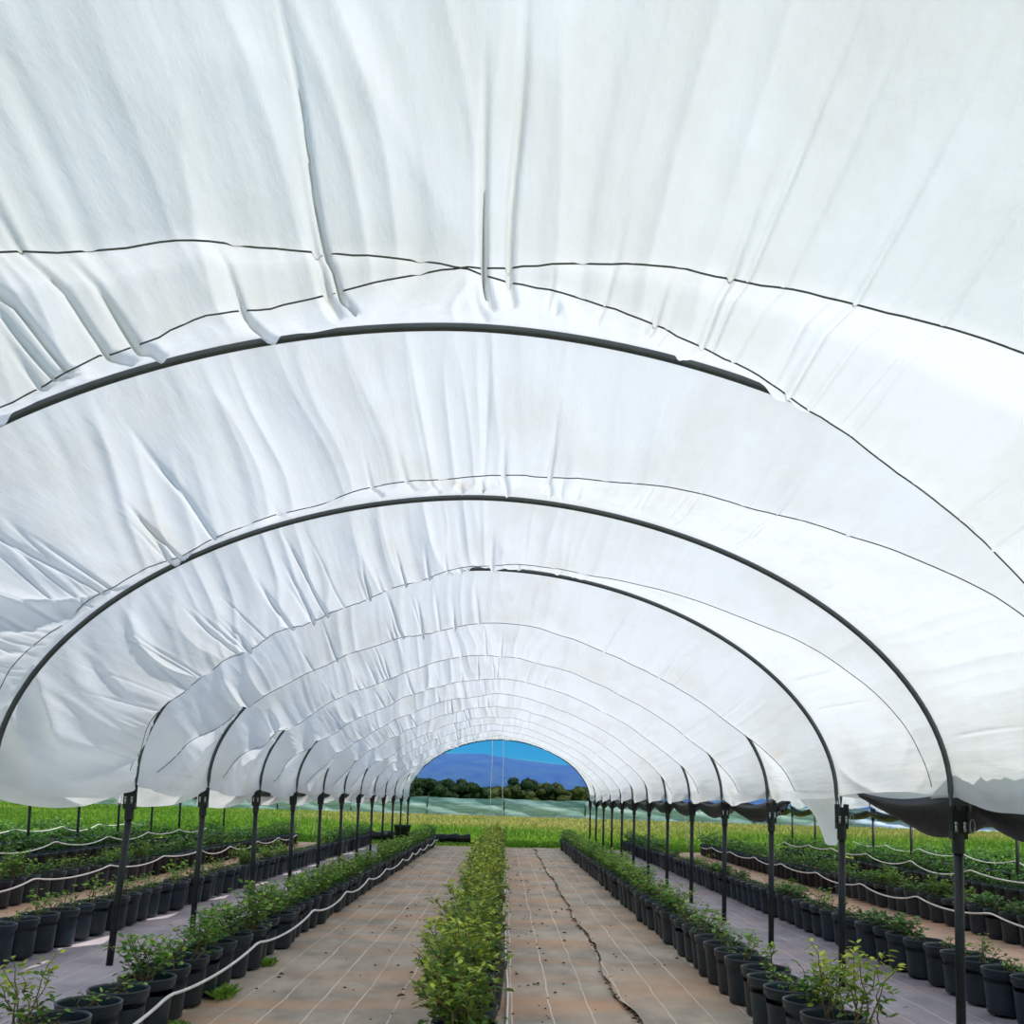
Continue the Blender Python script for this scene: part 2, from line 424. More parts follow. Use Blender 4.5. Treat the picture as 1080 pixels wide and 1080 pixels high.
# black gutter sheets slung between the post tops
def gutter(label, x0, spans, z0, drop, width, j_seed, bulge=None):
    """spans: list of (y0, y1); U-section sheet, sagging between posts"""
    rows = []
    y_all = np.arange(spans[0], spans[1], .12)
    n = 15; th = np.linspace(-np.pi*.5, np.pi*.5, n)
    def sag_y(y):
        hy = np.array(HOOPS)+.1; i = np.clip(np.searchsorted(hy, y)-1, 0, NH-2); u = np.clip((y-hy[i])/(hy[i+1]-hy[i]), 0, 1)
        return 4*u*(1-u)
    for y in y_all:
        s = sag_y(y); b = drop*(.75+.25*s)
        if bulge: b *= bulge(y)
        zx = z0 - .10*s
        wv = .018*vnoise(np.arange(n)*.8, np.full(n, y*1.7), j_seed)
        rows.append(np.stack([x0 + np.sin(th)*(width/2+wv), np.full(n, y), zx - np.cos(th)*(b+wv)], -1))
    P = np.array(rows)
    o = link('gutter_sheet', grid_mesh('gutter_sheet', P, M['black_sheet']))
    so = o.modifiers.new('thick', 'SOLIDIFY'); so.thickness = .006
    return tag(o, label, 'gutter sheet')
gutter('black plastic gutter sheet sagging from the nearest right post', XR+.25, (4.4, 9.1), 1.84, .30, .24, 1, lambda y: .35+.75*(1-sstep(y, 7.2, 9.2)))
gutter('black gutter sheet slung between the farther right posts', XR+.18, (11.7, 36.4), 1.76, .20, .16, 2)
gutter('black gutter sheet slung between the farther left posts', XL-.22, (13.5, 36.2), 1.82, .13, .14, 3)
gutter('black gutter sheet along the outer right posts', XR+WID+.12, (10, 36.4), 1.62, .17, .24, 4)
gutter('black gutter sheet along the outer left posts', XL-WID-.12, (10, 36.4), 1.66, .17, .24, 5)

# loose white flap hanging beside the second right post
def flap():
    a, b = 22, 16
    U_, V_ = np.meshgrid(np.linspace(0, 1, a), np.linspace(0, 1, b), indexing='ij')
    x = XR+.14 + .06*np.sin(V_*5+U_*3) + .10*U_ + .06*V_
    y = 9.75 + 1.35*V_*(1-.55*U_) + .25*U_
    z = 1.80 - U_*(.52 - .12*V_) - .03*np.sin(V_*6)
    o = link('cover_flap', grid_mesh('cover_flap', np.stack([x, y, z], -1), M['cover']))
    tag(o, 'loose white flap of sheet hanging between the right posts', 'cover flap')
flap()

# twines at the far openings
def twine(label, x, y, ztop, zbot=.0, dx=0.0, r=.011, grp=None):
    z = np.linspace(ztop, zbot, 20); k = np.linspace(0, 1, 20)
    b = MB(); b.tube(np.stack([x+dx*k+.012*np.sin(k*9), np.full(20, y), z], -1), r, 6)
    tag(b.build('hanging_twine', M['twine']), label, 'twine', grp)
ye = HOOPS[-1]+.08
twine('pale twine hanging in the far opening, left of the pair', -.52, ye, 3.82, .02, 0)
twine('pale twine hanging in the far opening, right of the pair', -.12, ye, 3.82, .0, .07)
xn = (XL+XR)/2 + WID + .10
twine('pale twine hanging in the far end of the right neighbouring tunnel, left one', xn-.05, ye, 3.81, .0, .28)
twine('pale twine hanging in the far end of the right neighbouring tunnel, right one', xn+.5, ye, 3.80, .0, .25)
xn = (XL+XR)/2 - WID - .10
twine('pale twine hanging in the far end of the left neighbouring tunnel, left one', xn-.55, ye, 3.80, .0, -.15)
twine('pale twine hanging in the far end of the left neighbouring tunnel, right one', xn+.1, ye, 3.81, .0, -.2)

# ------------------------------------------------------------------ ground and woven ground cloths
def ground():
    n = N('meadow_soil'); cc = n.obj()
    k = n.noise(cc, .8, 5, .65)
    k2 = n.noise(cc, .03, 3)
    col = n.ramp(k, [(.3, srgb(70, 96, 34)), (.5, srgb(112, 140, 44)), (.7, srgb(160, 158, 70))])
    col = n.mix(n.ramp(k2, [(.4, (0,0,0,1)), (.65, (.6,.6,.6,1))]), col, srgb(166, 150, 78))
    m = n.pbr(col, .95, n.bump(n.noise(cc, 6, 4), .6, .08), 0, .1)
    b = MB(); b.add([(-1500, -60, 0), (1500, -60, 0), (1500, 3200, 0), (-1500, 3200, 0)], [(0, 1, 2, 3)])
    o = b.build('ground', m); tag(o, 'flat grassy farmland stretching to the trees', 'ground', kind='structure')
ground()
TAN = (srgb(190, 174, 157), srgb(140, 132, 120), srgb(200, 152, 114))
GREY = (srgb(170, 162, 170), srgb(132, 126, 136), srgb(186, 156, 150))
PINK = (srgb(206, 170, 148), srgb(176, 146, 130), srgb(210, 158, 128))  # pink-orange tone of dirt on the cloth
def cloth(label, x0, x1, y0, y1, z, pal, amt, lx, line_amt, seed, edge=0.0):
    nx_ = max(6, int((x1-x0)/.11)); ny_ = int((y1-y0)/.16)
    gx, gy = np.meshgrid(np.linspace(x0, x1, nx_), np.linspace(y0, y1, ny_))
    if edge:
        e = np.clip(1-(gx-x0)/.35, 0, 1)**1.0; gx = gx + e*(edge*vnoise(gy*.45, gy*0+seed, seed) + .02*vnoise(gy*2.2, gy*0, seed+1))
    gz = z + .006*vnoise(gx*1.8, gy*1.2, seed) + .004*vnoise(gx*5, gy*5, seed+2)
    if edge: gz += .03*np.clip(1-(gx-gx.min(1)[:, None])/.12, 0, 1)*(.6+.6*vnoise(gy*3, gy*0, seed+4))
    # the sheet faces up
    P = np.stack([gx, gy, gz], -1)
    o = link('ground_cloth', grid_mesh('ground_cloth', P, mat_fabric('cloth_weave', *pal, amt, x0=lx, line_amt=line_amt, seed=seed)))
    return tag(o, label, 'ground cloth')
FB = 33.7
cloth('dusty tan woven ground cloth between the left potted row and the middle row', -2.85, -.25, 3, FB, .018, TAN, .65, -1.11+.1535, .85, 1)
cloth('dusty tan woven ground cloth on the right of the middle row', -.30, 1.16, 3, FB, .026, TAN, .65, .10+.1535, .85, 2)
cloth('tan woven ground cloth with rumpled dark seam along the right potted row', 1.02, 2.35, 3, FB, .042, TAN, .45, 1.31+.1535, .8, 3, .05)
cloth('grey-violet woven ground cloth under the left line of posts', -4.95, -2.80, 3, FB, .012, GREY, .3, -3.3, .35, 4)
cloth('grey-violet woven ground cloth under the right line of posts', 2.28, 4.50, 3, FB, .016, GREY, .4, 3.05, .6, 5)
cloth('pinkish dirt-stained ground cloth left of the second potted row', -7.1, -4.90, 6, FB, .016, PINK, .6, -5.6, .2, 6)
cloth('pinkish dirt-stained ground cloth right of the second potted row', 4.45, 6.8, 6, FB, .012, PINK, .6, 5.6, .2, 7)
cloth('pale ground cloth in the third aisle on the left', -9.3, -7.05, 12, 31.5, .012, PINK, .2, -8, .2, 8)
cloth('pale ground cloth in the third aisle on the right', 6.75, 9.1, 12, 31.5, .016, PINK, .2, 8, .2, 9)

# leaf litter and crumbs of soil on the cloths
def crumbs():
    b = MB()
    r = np.random.default_rng(5)
    def lump(x, y, z, s):
        k = 7; th = np.sort(r.random(k)*2*np.pi); rad = s*(.6+.7*r.random(k))
        base = np.stack([x+rad*np.cos(th)*1.3, y+rad*np.sin(th), np.full(k, z-.004)], -1)
        b.add(np.vstack([base, [(x, y, z+s*.6)]]), [(i, (i+1) % k, k) for i in range(k)])
    for _ in range(330):
        y = 5.5 + 26*r.random()**1.6
        x = r.choice([r.uniform(-2.1, -.5), r.uniform(.05, 1.9), r.uniform(.05, .5), r.normal(-.7, .15)])
        lump(x, y, .045, r.uniform(.006, .022))
    for _ in range(260):
        y = 5.5 + 27*r.random()**1.2
        x = 1.01 + .05*vnoise(np.array(y*.45), np.array(3.0), 3)+r.normal(0, .018)
        lump(x, y, .05, r.uniform(.008, .020))
    o = b.build('soil_crumbs', mat_plain('crumb_soil', srgb(44, 36, 30), srgb(84, 64, 48), 20, .95, .1), smooth=False)
    tag(o, 'dark crumbs of soil and dry leaves scattered on the tan cloth', 'soil crumbs', kind='stuff')
crumbs()

# ------------------------------------------------------------------ potted blueberries
def pot_mesh(k=26, low=False):
    b = MB()
    if low:
        b.lathe([(.0, 0), (.142, 0), (.172, .30), (.186, .302), (.188, .355), (.176, .357), (.172, .31), (0, .31)], 10)
    else:
        b.lathe([(.0, .004), (.128, .004), (.134, 0), (.143, .006), (.146, .03), (.1715, .285), (.1725, .300), (.184, .304), (.187, .310), (.1885, .345),
                 (.191, .350), (.191, .358), (.186, .361), (.178, .358), (.176, .345), (.173, .30), (.168, .25), (0.0, .25)], k)
    return b
POT = pot_mesh().mesh('pot', M['pot'])
def soil_mesh():
    b = MB(); k = 20; rings = [0, .06, .12, .171]; r = np.random.default_rng(2)
    V = [(0, 0, .318)]; F = []
    for i, q in enumerate(rings[1:]):
        for a in range(k):
            V.append((q*math.cos(a*2*math.pi/k), q*math.sin(a*2*math.pi/k), .312 - .02*i/2 + r.normal(0, .004)))
    F += [(0, 1+a, 1+(a+1) % k) for a in range(k)]
    for i in range(2):
        F += [(1+i*k+a, 1+(i+1)*k+a, 1+(i+1)*k+(a+1) % k, 1+i*k+(a+1) % k) for a in range(k)]
    b.add(V, F); return b
SOIL = soil_mesh().mesh('soil', M['soil'])

def leaf(b, p, d, up, L, Wd, tone):
    """pointed oval leaf, folded along the midrib"""
    d = d/(np.linalg.norm(d)+1e-9); sd = np.cross(d, up); sd /= (np.linalg.norm(sd)+1e-9); nn = np.cross(sd, d)
    pts = [p, p+d*L*.32+sd*Wd*.5+nn*L*.05, p+d*L*.68+sd*Wd*.42+nn*L*.02, p+d*L-nn*L*.10,
           p+d*L*.68-sd*Wd*.42+nn*L*.02, p+d*L*.32-sd*Wd*.5+nn*L*.05, p+d*L*.5-nn*L*.04]
    b.add(pts, [(0, 1, 6, 5), (1, 2, 3, 6), (6, 3, 4, 5)], tone)
def bush(seed, canes, height, spread, per, leafL, bias=(0, 0), gold=.0, lowfoli=.2):
    r = np.random.default_rng(seed)
    st, fo = MB(), MB()
    for i in range(canes):
        az = r.uniform(0, 2*np.pi); h = height*r.uniform(.6, 1.1); sp = spread*r.uniform(.3, 1.0)
        n = 8; k = np.linspace(0, 1, n)
        bx = r.normal(0, .035); by = r.normal(0, .035)
        P = np.stack([bx + np.cos(az)*sp*k**1.3 + bias[0]*k, by + np.sin(az)*sp*k**1.3 + bias[1]*k, .30 + h*k*(1-.12*k*sp/spread)], -1)
        P[1:-1, :2] += r.normal(0, .012, (n-2, 2))
        st.tube(P, np.linspace(.006, .002, n), 5)
        for q in range(per):
            t = lowfoli + (1-lowfoli)*((q+r.random())/per)
            idx = t*(n-1); i0 = min(int(idx), n-2); fr = idx-i0
            p = P[i0]*(1-fr)+P[i0+1]*fr
            a2 = r.uniform(0, 2*np.pi); el = r.uniform(-.25, .9)
            tw = np.array([math.cos(a2), math.sin(a2), el]); off = r.uniform(.0, .11)*(1.15-t)*1.4
            p = p + tw*off
            d = np.array([math.cos(a2+r.normal(0, .5)), math.sin(a2+r.normal(0, .5)), r.uniform(-.3, .75)])
            tone = np.clip(.18 + .55*t**1.6 + gold + r.normal(0, .19), 0, 1)
            leaf(fo, p, d, np.array([r.normal(0, .4), r.normal(0, .4), 1]), leafL*r.uniform(.7, 1.2), leafL*r.uniform(.42, .6), tone)
    return st, fo
KIND = {}
def kind(name, n, *a, mat='leaf', **k):
    KIND[name] = []
    for i in range(n):
        st, fo = bush(hash_seed(name, i), *a, **k)
        KIND[name].append((st, fo, st.mesh('stem', M['stem']), fo.mesh('foliage', M[mat], True, True)))
def hash_seed(name, i): return sum(ord(ch)*(q+3) for q, ch in enumerate(name)) + 101*i
kind('lush', 6, 14, .45, .235, 46, .05, bias=(-.09, -.02), gold=-.02, lowfoli=.04, mat='leaf_gold')
kind('mid', 4, 11, .36, .27, 24, .056, gold=.0)
kind('thin', 4, 5, .30, .20, 15, .052, gold=.05)
kind('sprig', 3, 3, .34, .14, 13, .055, gold=.12)
kind('shoot', 3, 4, .14, .12, 6, .042, gold=.12, lowfoli=.3)
kind('tall', 2, 6, .56, .22, 34, .055, gold=.2, mat='leaf_gold')
kind('low', 3, 9, .24, .20, 14, .07, mat='leaf_dark')

ROWS = [  # key, x, y0, phrase
    ('L', -2.41, 5.15, 'row left of left aisle'),
    ('M', -.19, 5.3, 'middle row between aisles'),
    ('R', 2.03, 5.7, 'row right of right aisle'),
    ('A', -4.58, 8.75, 'row beyond left posts'),
    ('B', 4.13, 7.75, 'row beyond right posts'),
    ('C', -6.72, 12.9, 'row beyond left pink aisle'),
    ('D', 6.47, 12.2, 'row beyond right pink aisle'),
    ('E', -8.9, 17, None), ('F', 8.75, 16.5, None), ('G', -11.1, 21.2, None), ('I', 10.95, 20.7, None), ('J', -13.3, 25.5, None), ('K', 13.1, 25, None)]
STEP = .42
cand = []
for key, x, y0, ph in ROWS:
    yend = 33.3 if key in 'LMRAB' else 32.0 if key in 'CD' else 31.0
    n = int((yend-y0)/STEP)+1
    r = np.random.default_rng(ord(key))
    for i in range(n):
        y = y0+i*STEP
        cand.append(dict(key=key, i=i, n=n, ph=ph, x=x+r.normal(0, .035 if key == 'M' else .018), y=y+r.normal(0, .012), rz=r.uniform(0, 6.28), q=r.random(), sc=r.uniform(.84, 1.18),
                         rank=(1/y)*(1.0 if key in 'LMR' else .85 if key in 'AB' else .62 if key in 'CD' else 0.05)))
cand.sort(key=lambda d: -d['rank'])
def pick(d):
    k, i, q, y = d['key'], d['i'], d['q'], d['y']
    if k == 'M': return 'lush'
    if k == 'L':
        if i == 0: return 'tall'
        if i in (1, 2, 3): return 'shoot'
        if i in (4, 5, 6): return ['mid', 'thin', 'thin'][i-4]
        return 'mid' if q < .8 else 'thin'
    if k == 'R':
        if y < 6.6: return 'tall' if i < 2 else 'mid'
        if y < 9.5: return 'sprig' if q < .5 else 'shoot' if q < .7 else 'thin'
        if y < 15: return 'thin' if q < .75 else 'mid'
        return 'mid'
    if k == 'A': return 'shoot' if q < .5 else 'thin' if q < .85 or y < 15 else 'mid'
    if k == 'B': return 'shoot' if q < .55 else 'thin' if q < .8 else 'low'
    if k in 'CD': return 'thin' if q < .4 else 'low' if q < .7 else 'mid'
    return 'mid' if q < .55 else 'low'
ADJ = dict(lush='lush leafy', mid='bushy', thin='sparse', sprig='spindly', shoot='barely sprouted', tall='tall yellow-green', low='low dark')
NIND = 300
proto = {}
for d in cand[:NIND]:
    kd = pick(d); var = int(d['q']*997) % len(KIND[kd])
    fr, bk = d['i'], d['n']-1-d['i']
    if fr < 30: lab = f"{ADJ[kd]} blueberry in black pot, {ORD[fr]} from front, {d['ph']}"
    elif bk < 12: lab = f"{ADJ[kd]} blueberry in black pot, {ORD[bk]} from far end, {d['ph']}"
    else: lab = f"{ADJ[kd]} blueberry in black pot, far half of {d['ph']}"
    t = thing('potted_blueberry', lab, 'potted plant', (d['x'], d['y'], .052 if d['key'] == 'R' else .034), d['rz'] if kd != 'lush' else (d['rz']-3.14)*.25, 'blueberries in the ' + d['ph'])
    link('pot', POT, t)
    so = link('soil', SOIL, t)
    _, _, sm, fm = KIND[kd][var]
    e = link('stem', sm, t); e.scale = (1, 1, 1)
    g = link('foliage', fm, t)
    for q_ in (e, g): q_.scale = (d['sc'], d['sc'], d['sc']*(1.12 if kd == 'lush' else 1)); q_.location.z = .30*(1-d['sc'])

# the far remainder, a mass of pots and leaves nobody would count one by one
def rest():
    pb, fb = MB(), MB()
    lowpot = pot_mesh(low=True); pv = lowpot.v[0]; pf = lowpot.f
    lows = [bush(900+i, 7, .36, .30, 13, .085)[1] for i in range(5)]
    LV = [(np.concatenate(b.v), b.f, np.concatenate(b.tone)) for b in lows]
    mass = MB(); faces_pot = 0
    fm_idx = []
    for d in cand[NIND:]:
        mass.add(pv + [d['x'], d['y'], .03], pf, -1.0)
    n_pot_faces = len(mass.f)
    for d in cand[NIND:]:
        v, f, t = LV[int(d['q']*997) % 5]
        c_, s2 = math.cos(d['rz']), math.sin(d['rz'])
        Rm = np.array([[c_, -s2, 0], [s2, c_, 0], [0, 0, 1]])
        mass.add((v*[d['sc'], d['sc'], d['sc']]) @ Rm.T + [d['x'], d['y'], .02], f, t)
    me = mass.mesh('potted_blueberry_mass', M['pot'], True, True); me.materials.append(M['leaf_dark'])
    idx = np.zeros(len(me.polygons), np.int32); idx[n_pot_faces:] = 1
    me.polygons.foreach_set('material_index', idx)
    o = link('potted_blueberry_mass', me)
    tag(o, 'dense far rows of dark potted blueberries under the neighbouring tunnels', 'potted plants', kind='stuff')
rest()

# weeds at the foot of the left row
def weed(x, y, s, label):
    b = MB(); r = np.random.default_rng(int(y*100))
    for i in range(150):
        a = r.uniform(0, 6.28); L = s*r.uniform(.4, 1); p = np.array([r.normal(0, s*.25), r.normal(0, s*.5), 0])
        leaf(b, p, np.array([math.cos(a)*.7, math.sin(a)*.7, r.uniform(.4, 1.2)]), np.array([0, 0, 1.0]), L, L*.3, r.uniform(.4, .9))
    o = b.build('weed', M['leaf'], None, True, True); o.location = (x, y, .02); tag(o, label, 'weed', 'weeds along the left row')
weed(-2.19, 8.05, .13, 'small green weed at the foot of the near left pots')
weed(-2.20, 9.6, .10, 'small green weed under the white hose farther along the left row')
weed(-2.19, 6.9, .09, 'tiny green weed at the foot of the nearest left pots')

# irrigation hoses
def hose(label, x, y0, y1, z_hi, z_lo, period, phase, r=.011, wob=.02, seed=0):
    y = np.arange(y0, y1, .1)
    per = (y-phase)/period + .16*vnoise(y*.21, y*0+seed*3.1, seed); u = per-np.floor(per)
    hi = z_hi + .03*vnoise(np.floor(per)*7.7, per*0, seed+1)
    z = hi - (z_hi-z_lo)*(4*u*(1-u))**.8*(.75+.35*vnoise(np.floor(per)*3.3+.5, per*0, seed+2))
    k = np.ones(3)/3; z = np.convolve(np.pad(z, 1, 'edge'), k, 'valid')
    b = MB(); b.tube(np.stack([x+wob*vnoise(y*.6, y*0, seed+4), y, z], -1), r, 8)
    tag(b.build('drip_hose', M['hose']), label, 'hose')
hose('white drip hose looping along the left aisle pots', -2.188, 4.6, 33.2, .31, .19, 2.42, 9.4, .0115, .006, 1)
hose('white drip hose lying on the cloth beside the middle row', .045, 5.2, 33.4, .06, .055, 2.4, 3, .010, .03, 2)
hose('white drip hose looping along the third row on the left', -6.49, 11, 31.5, .39, .26, 2.45, 14.1, .0125, .006, 3)
hose('white drip hose looping along the third row on the right', 6.24, 9.5, 31.5, .39, .26, 2.45, 12.6, .0125, .006, 4)
hose('white drip hose looping along the fourth row on the left', -8.62, 15.5, 29, .62, .46, 2.45, 14.4, .0125, .01, 5)
hose('white drip hose looping along the fourth row on the right', 8.48, 15, 31, .62, .46, 2.45, 13.2, .0125, .01, 6)
hose('white drip hose looping along the fifth row on the left', -10.85, 19.5, 30, .68, .52, 2.45, 14.4, .0125, .01, 7)
hose('white drip hose looping along the fifth row on the right', 10.7, 19, 30.5, .68, .52, 2.45, 13.2, .0125, .01, 8)

# things at the far end of the cloths
b = MB(); y0 = 37.2
xs = np.linspace(-2.75, -1.25, 24)
b.tube(np.stack([xs, y0+.05*np.sin(xs*4), .15+.015*np.sin(xs*9)], -1), .15+.02*np.sin(xs*13), 12)
tag(b.build('cloth_roll', M['black_sheet']), 'dark roll of ground cloth lying on the grass past the left aisle', 'cloth roll')
t = thing('plant_pot', 'spare black pot standing above the far end of the left row', 'pot', (-3.72, 36.4, 0))
b = MB(); b.lathe([(.0, 0), (.22, 0), (.30, .55), (.32, .56), (.32, .62), (.29, .62), (.26, .4), (0, .4)], 18); b.build('pot_wall', M['pot'], t)
b = MB(); b.lathe([(0, .60), (.2, .60), (.285, .59)], 18); b.build('soil', M['soil'], t)
b = MB()
xs = np.linspace(-6.2, -3.2, 30)
b.tube(np.stack([xs, 37.4+.08*np.sin(xs*3), .17+.02*np.sin(xs*7)], -1), .17+.02*np.sin(xs*11), 12)
tag(b.build('cloth_roll', M['black_sheet']), 'dark roll of ground cloth behind the far left posts', 'cloth roll')

# ------------------------------------------------------------------ field beyond the tunnel
def field():
    r = np.random.default_rng(21)
    n = N('field_crop')
    tone = n.n('Attribute', attribute_name='tone').outputs['Fac']
    cc = n.obj(); k = n.noise(cc, .12, 4, .6)
    f = n.math('ADD', tone, n.math('MULTIPLY_ADD', k, .7, -.35))
    col = n.ramp(f, [(.1, srgb(66, 116, 38)), (.42, srgb(124, 162, 62)), (.68, srgb(180, 178, 96)), (.95, srgb(206, 188, 122))])
    d = n.n('BsdfDiffuse', {'Color': col}); t = n.n('BsdfTranslucent', {'Color': col})
    m = n.surf(n.n('MixShader', {0: .35, 1: d.outputs[0], 2: t.outputs[0]}).outputs[0])
    parts = []
    def region(cnt, xf, yf, hgt, ripe):
        y = yf(r.random(cnt)); x = xf(r.random(cnt), y)
        h = hgt(y)*r.uniform(.6, 1.15, cnt); h = np.where((x > -6.6) & (x < -1.0) & (y < 37.7), h*.3, h); wd = r.uniform(.015, .04, cnt)*(y/34)
        a = r.uniform(0, np.pi, cnt); lx, ly = r.normal(0, .3, cnt)*h, r.normal(0, .3, cnt)*h
        dx, dy = np.cos(a)*wd, np.sin(a)*wd
        z0 = np.zeros(cnt)
        V_ = np.stack([np.stack([x-dx, y-dy, z0], -1), np.stack([x+dx, y+dy, z0], -1),
                       np.stack([x+dx*.8+lx*.5, y+dy*.8+ly*.5, h*.6], -1), np.stack([x-dx*.8+lx*.5, y-dy*.8+ly*.5, h*.6], -1),
                       np.stack([x+lx, y+ly, h], -1)], 1)
        rp = ripe(x, y)
        T = np.stack([rp*0+.15, rp*0+.15, .3+rp*.35, .3+rp*.35, .35+rp*.55], 1)
        parts.append((V_, T))
    grow = lambda y: .17 + .10*sstep(y, 36, 55)
    region(90000, lambda q, y: (q-.5)*2*(.56*y+2), lambda q: 34.5 + 58*q**1.15, grow, lambda x, y: (.15 + .85*sstep(y + 7*vnoise(x*.1, y*.1, 1), 37, 66))*(.12+.88*sstep(x/y, -.34, -.08)))
    region(9000, lambda q, y: -14.6 - q*14, lambda q: 19 + 17*q, lambda y: .34+0*y, lambda x, y: .0*x)
    region(7000, lambda q, y: 14.4 + q*14, lambda q: 19 + 17*q, lambda y: .34+0*y, lambda x, y: .0*x+.1)
    V_ = np.concatenate([p[0] for p in parts]); T = np.concatenate([p[1] for p in parts]); k_ = len(V_)
    me = bpy.data.meshes.new('field_grass'); me.vertices.add(k_*5); me.vertices.foreach_set('co', V_.reshape(-1).astype(np.float32))
    o5 = np.arange(k_)*5
    L = np.stack([o5, o5+1, o5+2, o5+3, o5+3, o5+2, o5+4], -1).reshape(-1).astype(np.int32)
    me.loops.add(len(L)); me.loops.foreach_set('vertex_index', L)
    ls = np.stack([np.arange(k_)*7, np.arange(k_)*7+4], -1).reshape(-1).astype(np.int32); lt = np.tile(np.array([4, 3], np.int32), k_)
    me.polygons.add(2*k_); me.polygons.foreach_set('loop_start', ls); me.polygons.foreach_set('loop_total', lt)
    me.update(calc_edges=True); me.validate()
    a = me.attributes.new('tone', 'FLOAT', 'POINT'); a.data.foreach_set('value', T.reshape(-1).astype(np.float32))
    me.materials.append(m)
    tag(link('field_grass', me), 'yellow-green crop growing in the field behind the tunnel', 'field crop', kind='stuff')
field()

# netting fence across the back of the field, in bays between posts
def fence():
    n = N('netting'); cc = n.obj()
    k = n.noise(n.mapping(cc, (.25, .25, 2.2)), 1.3, 5, .65, .8)
    col = n.ramp(k, [(.3, srgb(104, 146, 146)), (.5, srgb(158, 194, 190)), (.68, srgb(224, 236, 234))])
    d = n.n('BsdfDiffuse', {'Color': col}); t = n.n('BsdfTranslucent', {'Color': col}); tr = n.n('BsdfTransparent')
    a = n.n('MixShader', {0: .4, 1: d.outputs[0], 2: t.outputs[0]})
    m = n.surf(n.n('MixShader', {0: .16, 1: a.outputs[0], 2: tr.outputs[0]}).outputs[0])
    n2 = N('folded_plastic'); cc = n2.obj()
    k2 = n2.noise(n2.mapping(cc, (.5, .5, 3)), 1.5, 4)
    m2 = n2.pbr(n2.ramp(k2, [(.3, srgb(120, 150, 190)), (.5, srgb(176, 196, 216)), (.7, srgb(232, 232, 232))]), .4)
    A, B = np.array([-62., 99.0]), np.array([62., 73.5])
    nb = 18
    for i in range(nb):
        p, q = A+(B-A)*i/nb, A+(B-A)*(i+1)/nb
        L = np.linalg.norm(q-p); ang = math.atan2(q[1]-p[1], q[0]-p[0])
        lab = f'pale teal netting fence panel at the back of the field, {ORD[i]} from the left'
        t = thing('netting_fence', lab, 'fence', (p[0], p[1], 0), ang, 'fence panels behind the field')
        a_, b_ = 26, 14
        U_, V_ = np.meshgrid(np.linspace(0, 1, a_), np.linspace(0, 1, b_), indexing='ij')
        top = 1.72 - .10*4*U_*(1-U_) + .02*np.sin(U_*21+i)
        P = np.stack([U_*L, .10*np.sin(V_*9+U_*7+i)+.05*vnoise(U_*9+i*9, V_*4, 3), V_*top], -1)
        link('netting', grid_mesh('netting', P, m if p[0] < 22 else m2), t)
        b = MB(); b.tube([(0, 0, 0), (.12*((i % 3)-1), 0, 1.85)], .055, 8); b.build('fence_post', M['post'], t)
        xs = np.linspace(0, L, 20)
        b = MB(); b.tube(np.stack([xs, .25+.1*np.sin(xs*2), .13+0*xs], -1), .14+.03*np.sin(xs*3.1+i), 8); b.build('rolled_edge', mat_rolled, t)
mat_rolled = mat_plain('rolled_plastic', srgb(160, 180, 178), srgb(222, 228, 222), 2, .5)
fence()

# trees behind the fence
def crown_mesh(seed, rx, rz):
    r = np.random.default_rng(seed)
    bm_v, bm_f, off = [], [], 0
    import bmesh
    me0 = bmesh.new(); bmesh.ops.create_icosphere(me0, subdivisions=3, radius=1)
    bv = np.array([v.co[:] for v in me0.verts]); bf = [tuple(v.index for v in f.verts) for f in me0.faces]; me0.free()
    b = MB()
    for i in range(34):
        th = r.uniform(0, 6.28); q = math.sqrt(r.random())*.82; hz = r.uniform(-.8, .82)*(1-q*.45)
        c0 = np.array([math.cos(th)*q*rx, math.sin(th)*q*rx, rz*(1+hz)])
        s = r.uniform(.17, .34)
        v = bv*np.array([rx*s, rx*s, rz*s*1.05])
        nz = vnoise(bv[:, 0]*3.3+i*7+bv[:, 2]*1.7, bv[:, 1]*3.3+seed+bv[:, 2]*2.1, 2)*.16 + vnoise(bv[:, 0]*9+i+bv[:, 2]*5, bv[:, 1]*9+bv[:, 2]*6, 5)*.13
        b.add(v*(1+nz)[:, None] + c0, bf)
        for _ in range(150):                                   # ragged leafy outline
            d = r.normal(0, 1, 3); d /= np.linalg.norm(d); q0 = c0 + d*np.array([rx*s, rx*s, rz*s])*r.uniform(.95, 1.22)
            e1 = r.normal(0, 1, 3); e1 /= np.linalg.norm(e1); e2 = np.cross(d, e1); w_ = r.uniform(.12, .32)
            b.add([q0-e1*w_, q0+e2*w_*.7, q0+e1*w_, q0-e2*w_*.7], [(0, 1, 2, 3)])
    return b
def tree_mat(name, a, b_):
    n = N(name); cc = n.obj(); k = n.noise(cc, 1.6, 5, .7)
    return n.pbr(n.ramp(k, [(.35, a), (.65, b_)]), .85, n.bump(n.noise(cc, 4, 4), 1., .3), 0, .15)
TM = [tree_mat('dark_crown', srgb(24, 42, 30), srgb(54, 76, 42)), tree_mat('olive_crown', srgb(46, 62, 36), srgb(90, 98, 54))]
CR = [[crown_mesh(300+i, 3.2, 2.5).mesh('crown', m) for i in range(3)] for m in TM]
Y0 = 190
spec = []   # (x, height, width factor, kind)
prof = [(428, 8.0), (441, 6.6), (452, 6.3), (464, 6.5), (476, 6.0), (488, 6.3), (500, 5.8), (511, 5.2), (521, 4.8), (532, 4.9), (542, 5.3), (555, 7.0), (567, 5.0), (578, 5.6), (588, 6.1), (599, 5.0), (610, 5.2), (622, 5.5), (634, 5.2)]
r = np.random.default_rng(3)
for i, (px, h) in enumerate(prof):
    spec.append(((px-540)/1041*Y0, Y0+r.uniform(-5, 6), h*.93, 1 if i in (9, 10, 12, 14, 16) else 0, i))
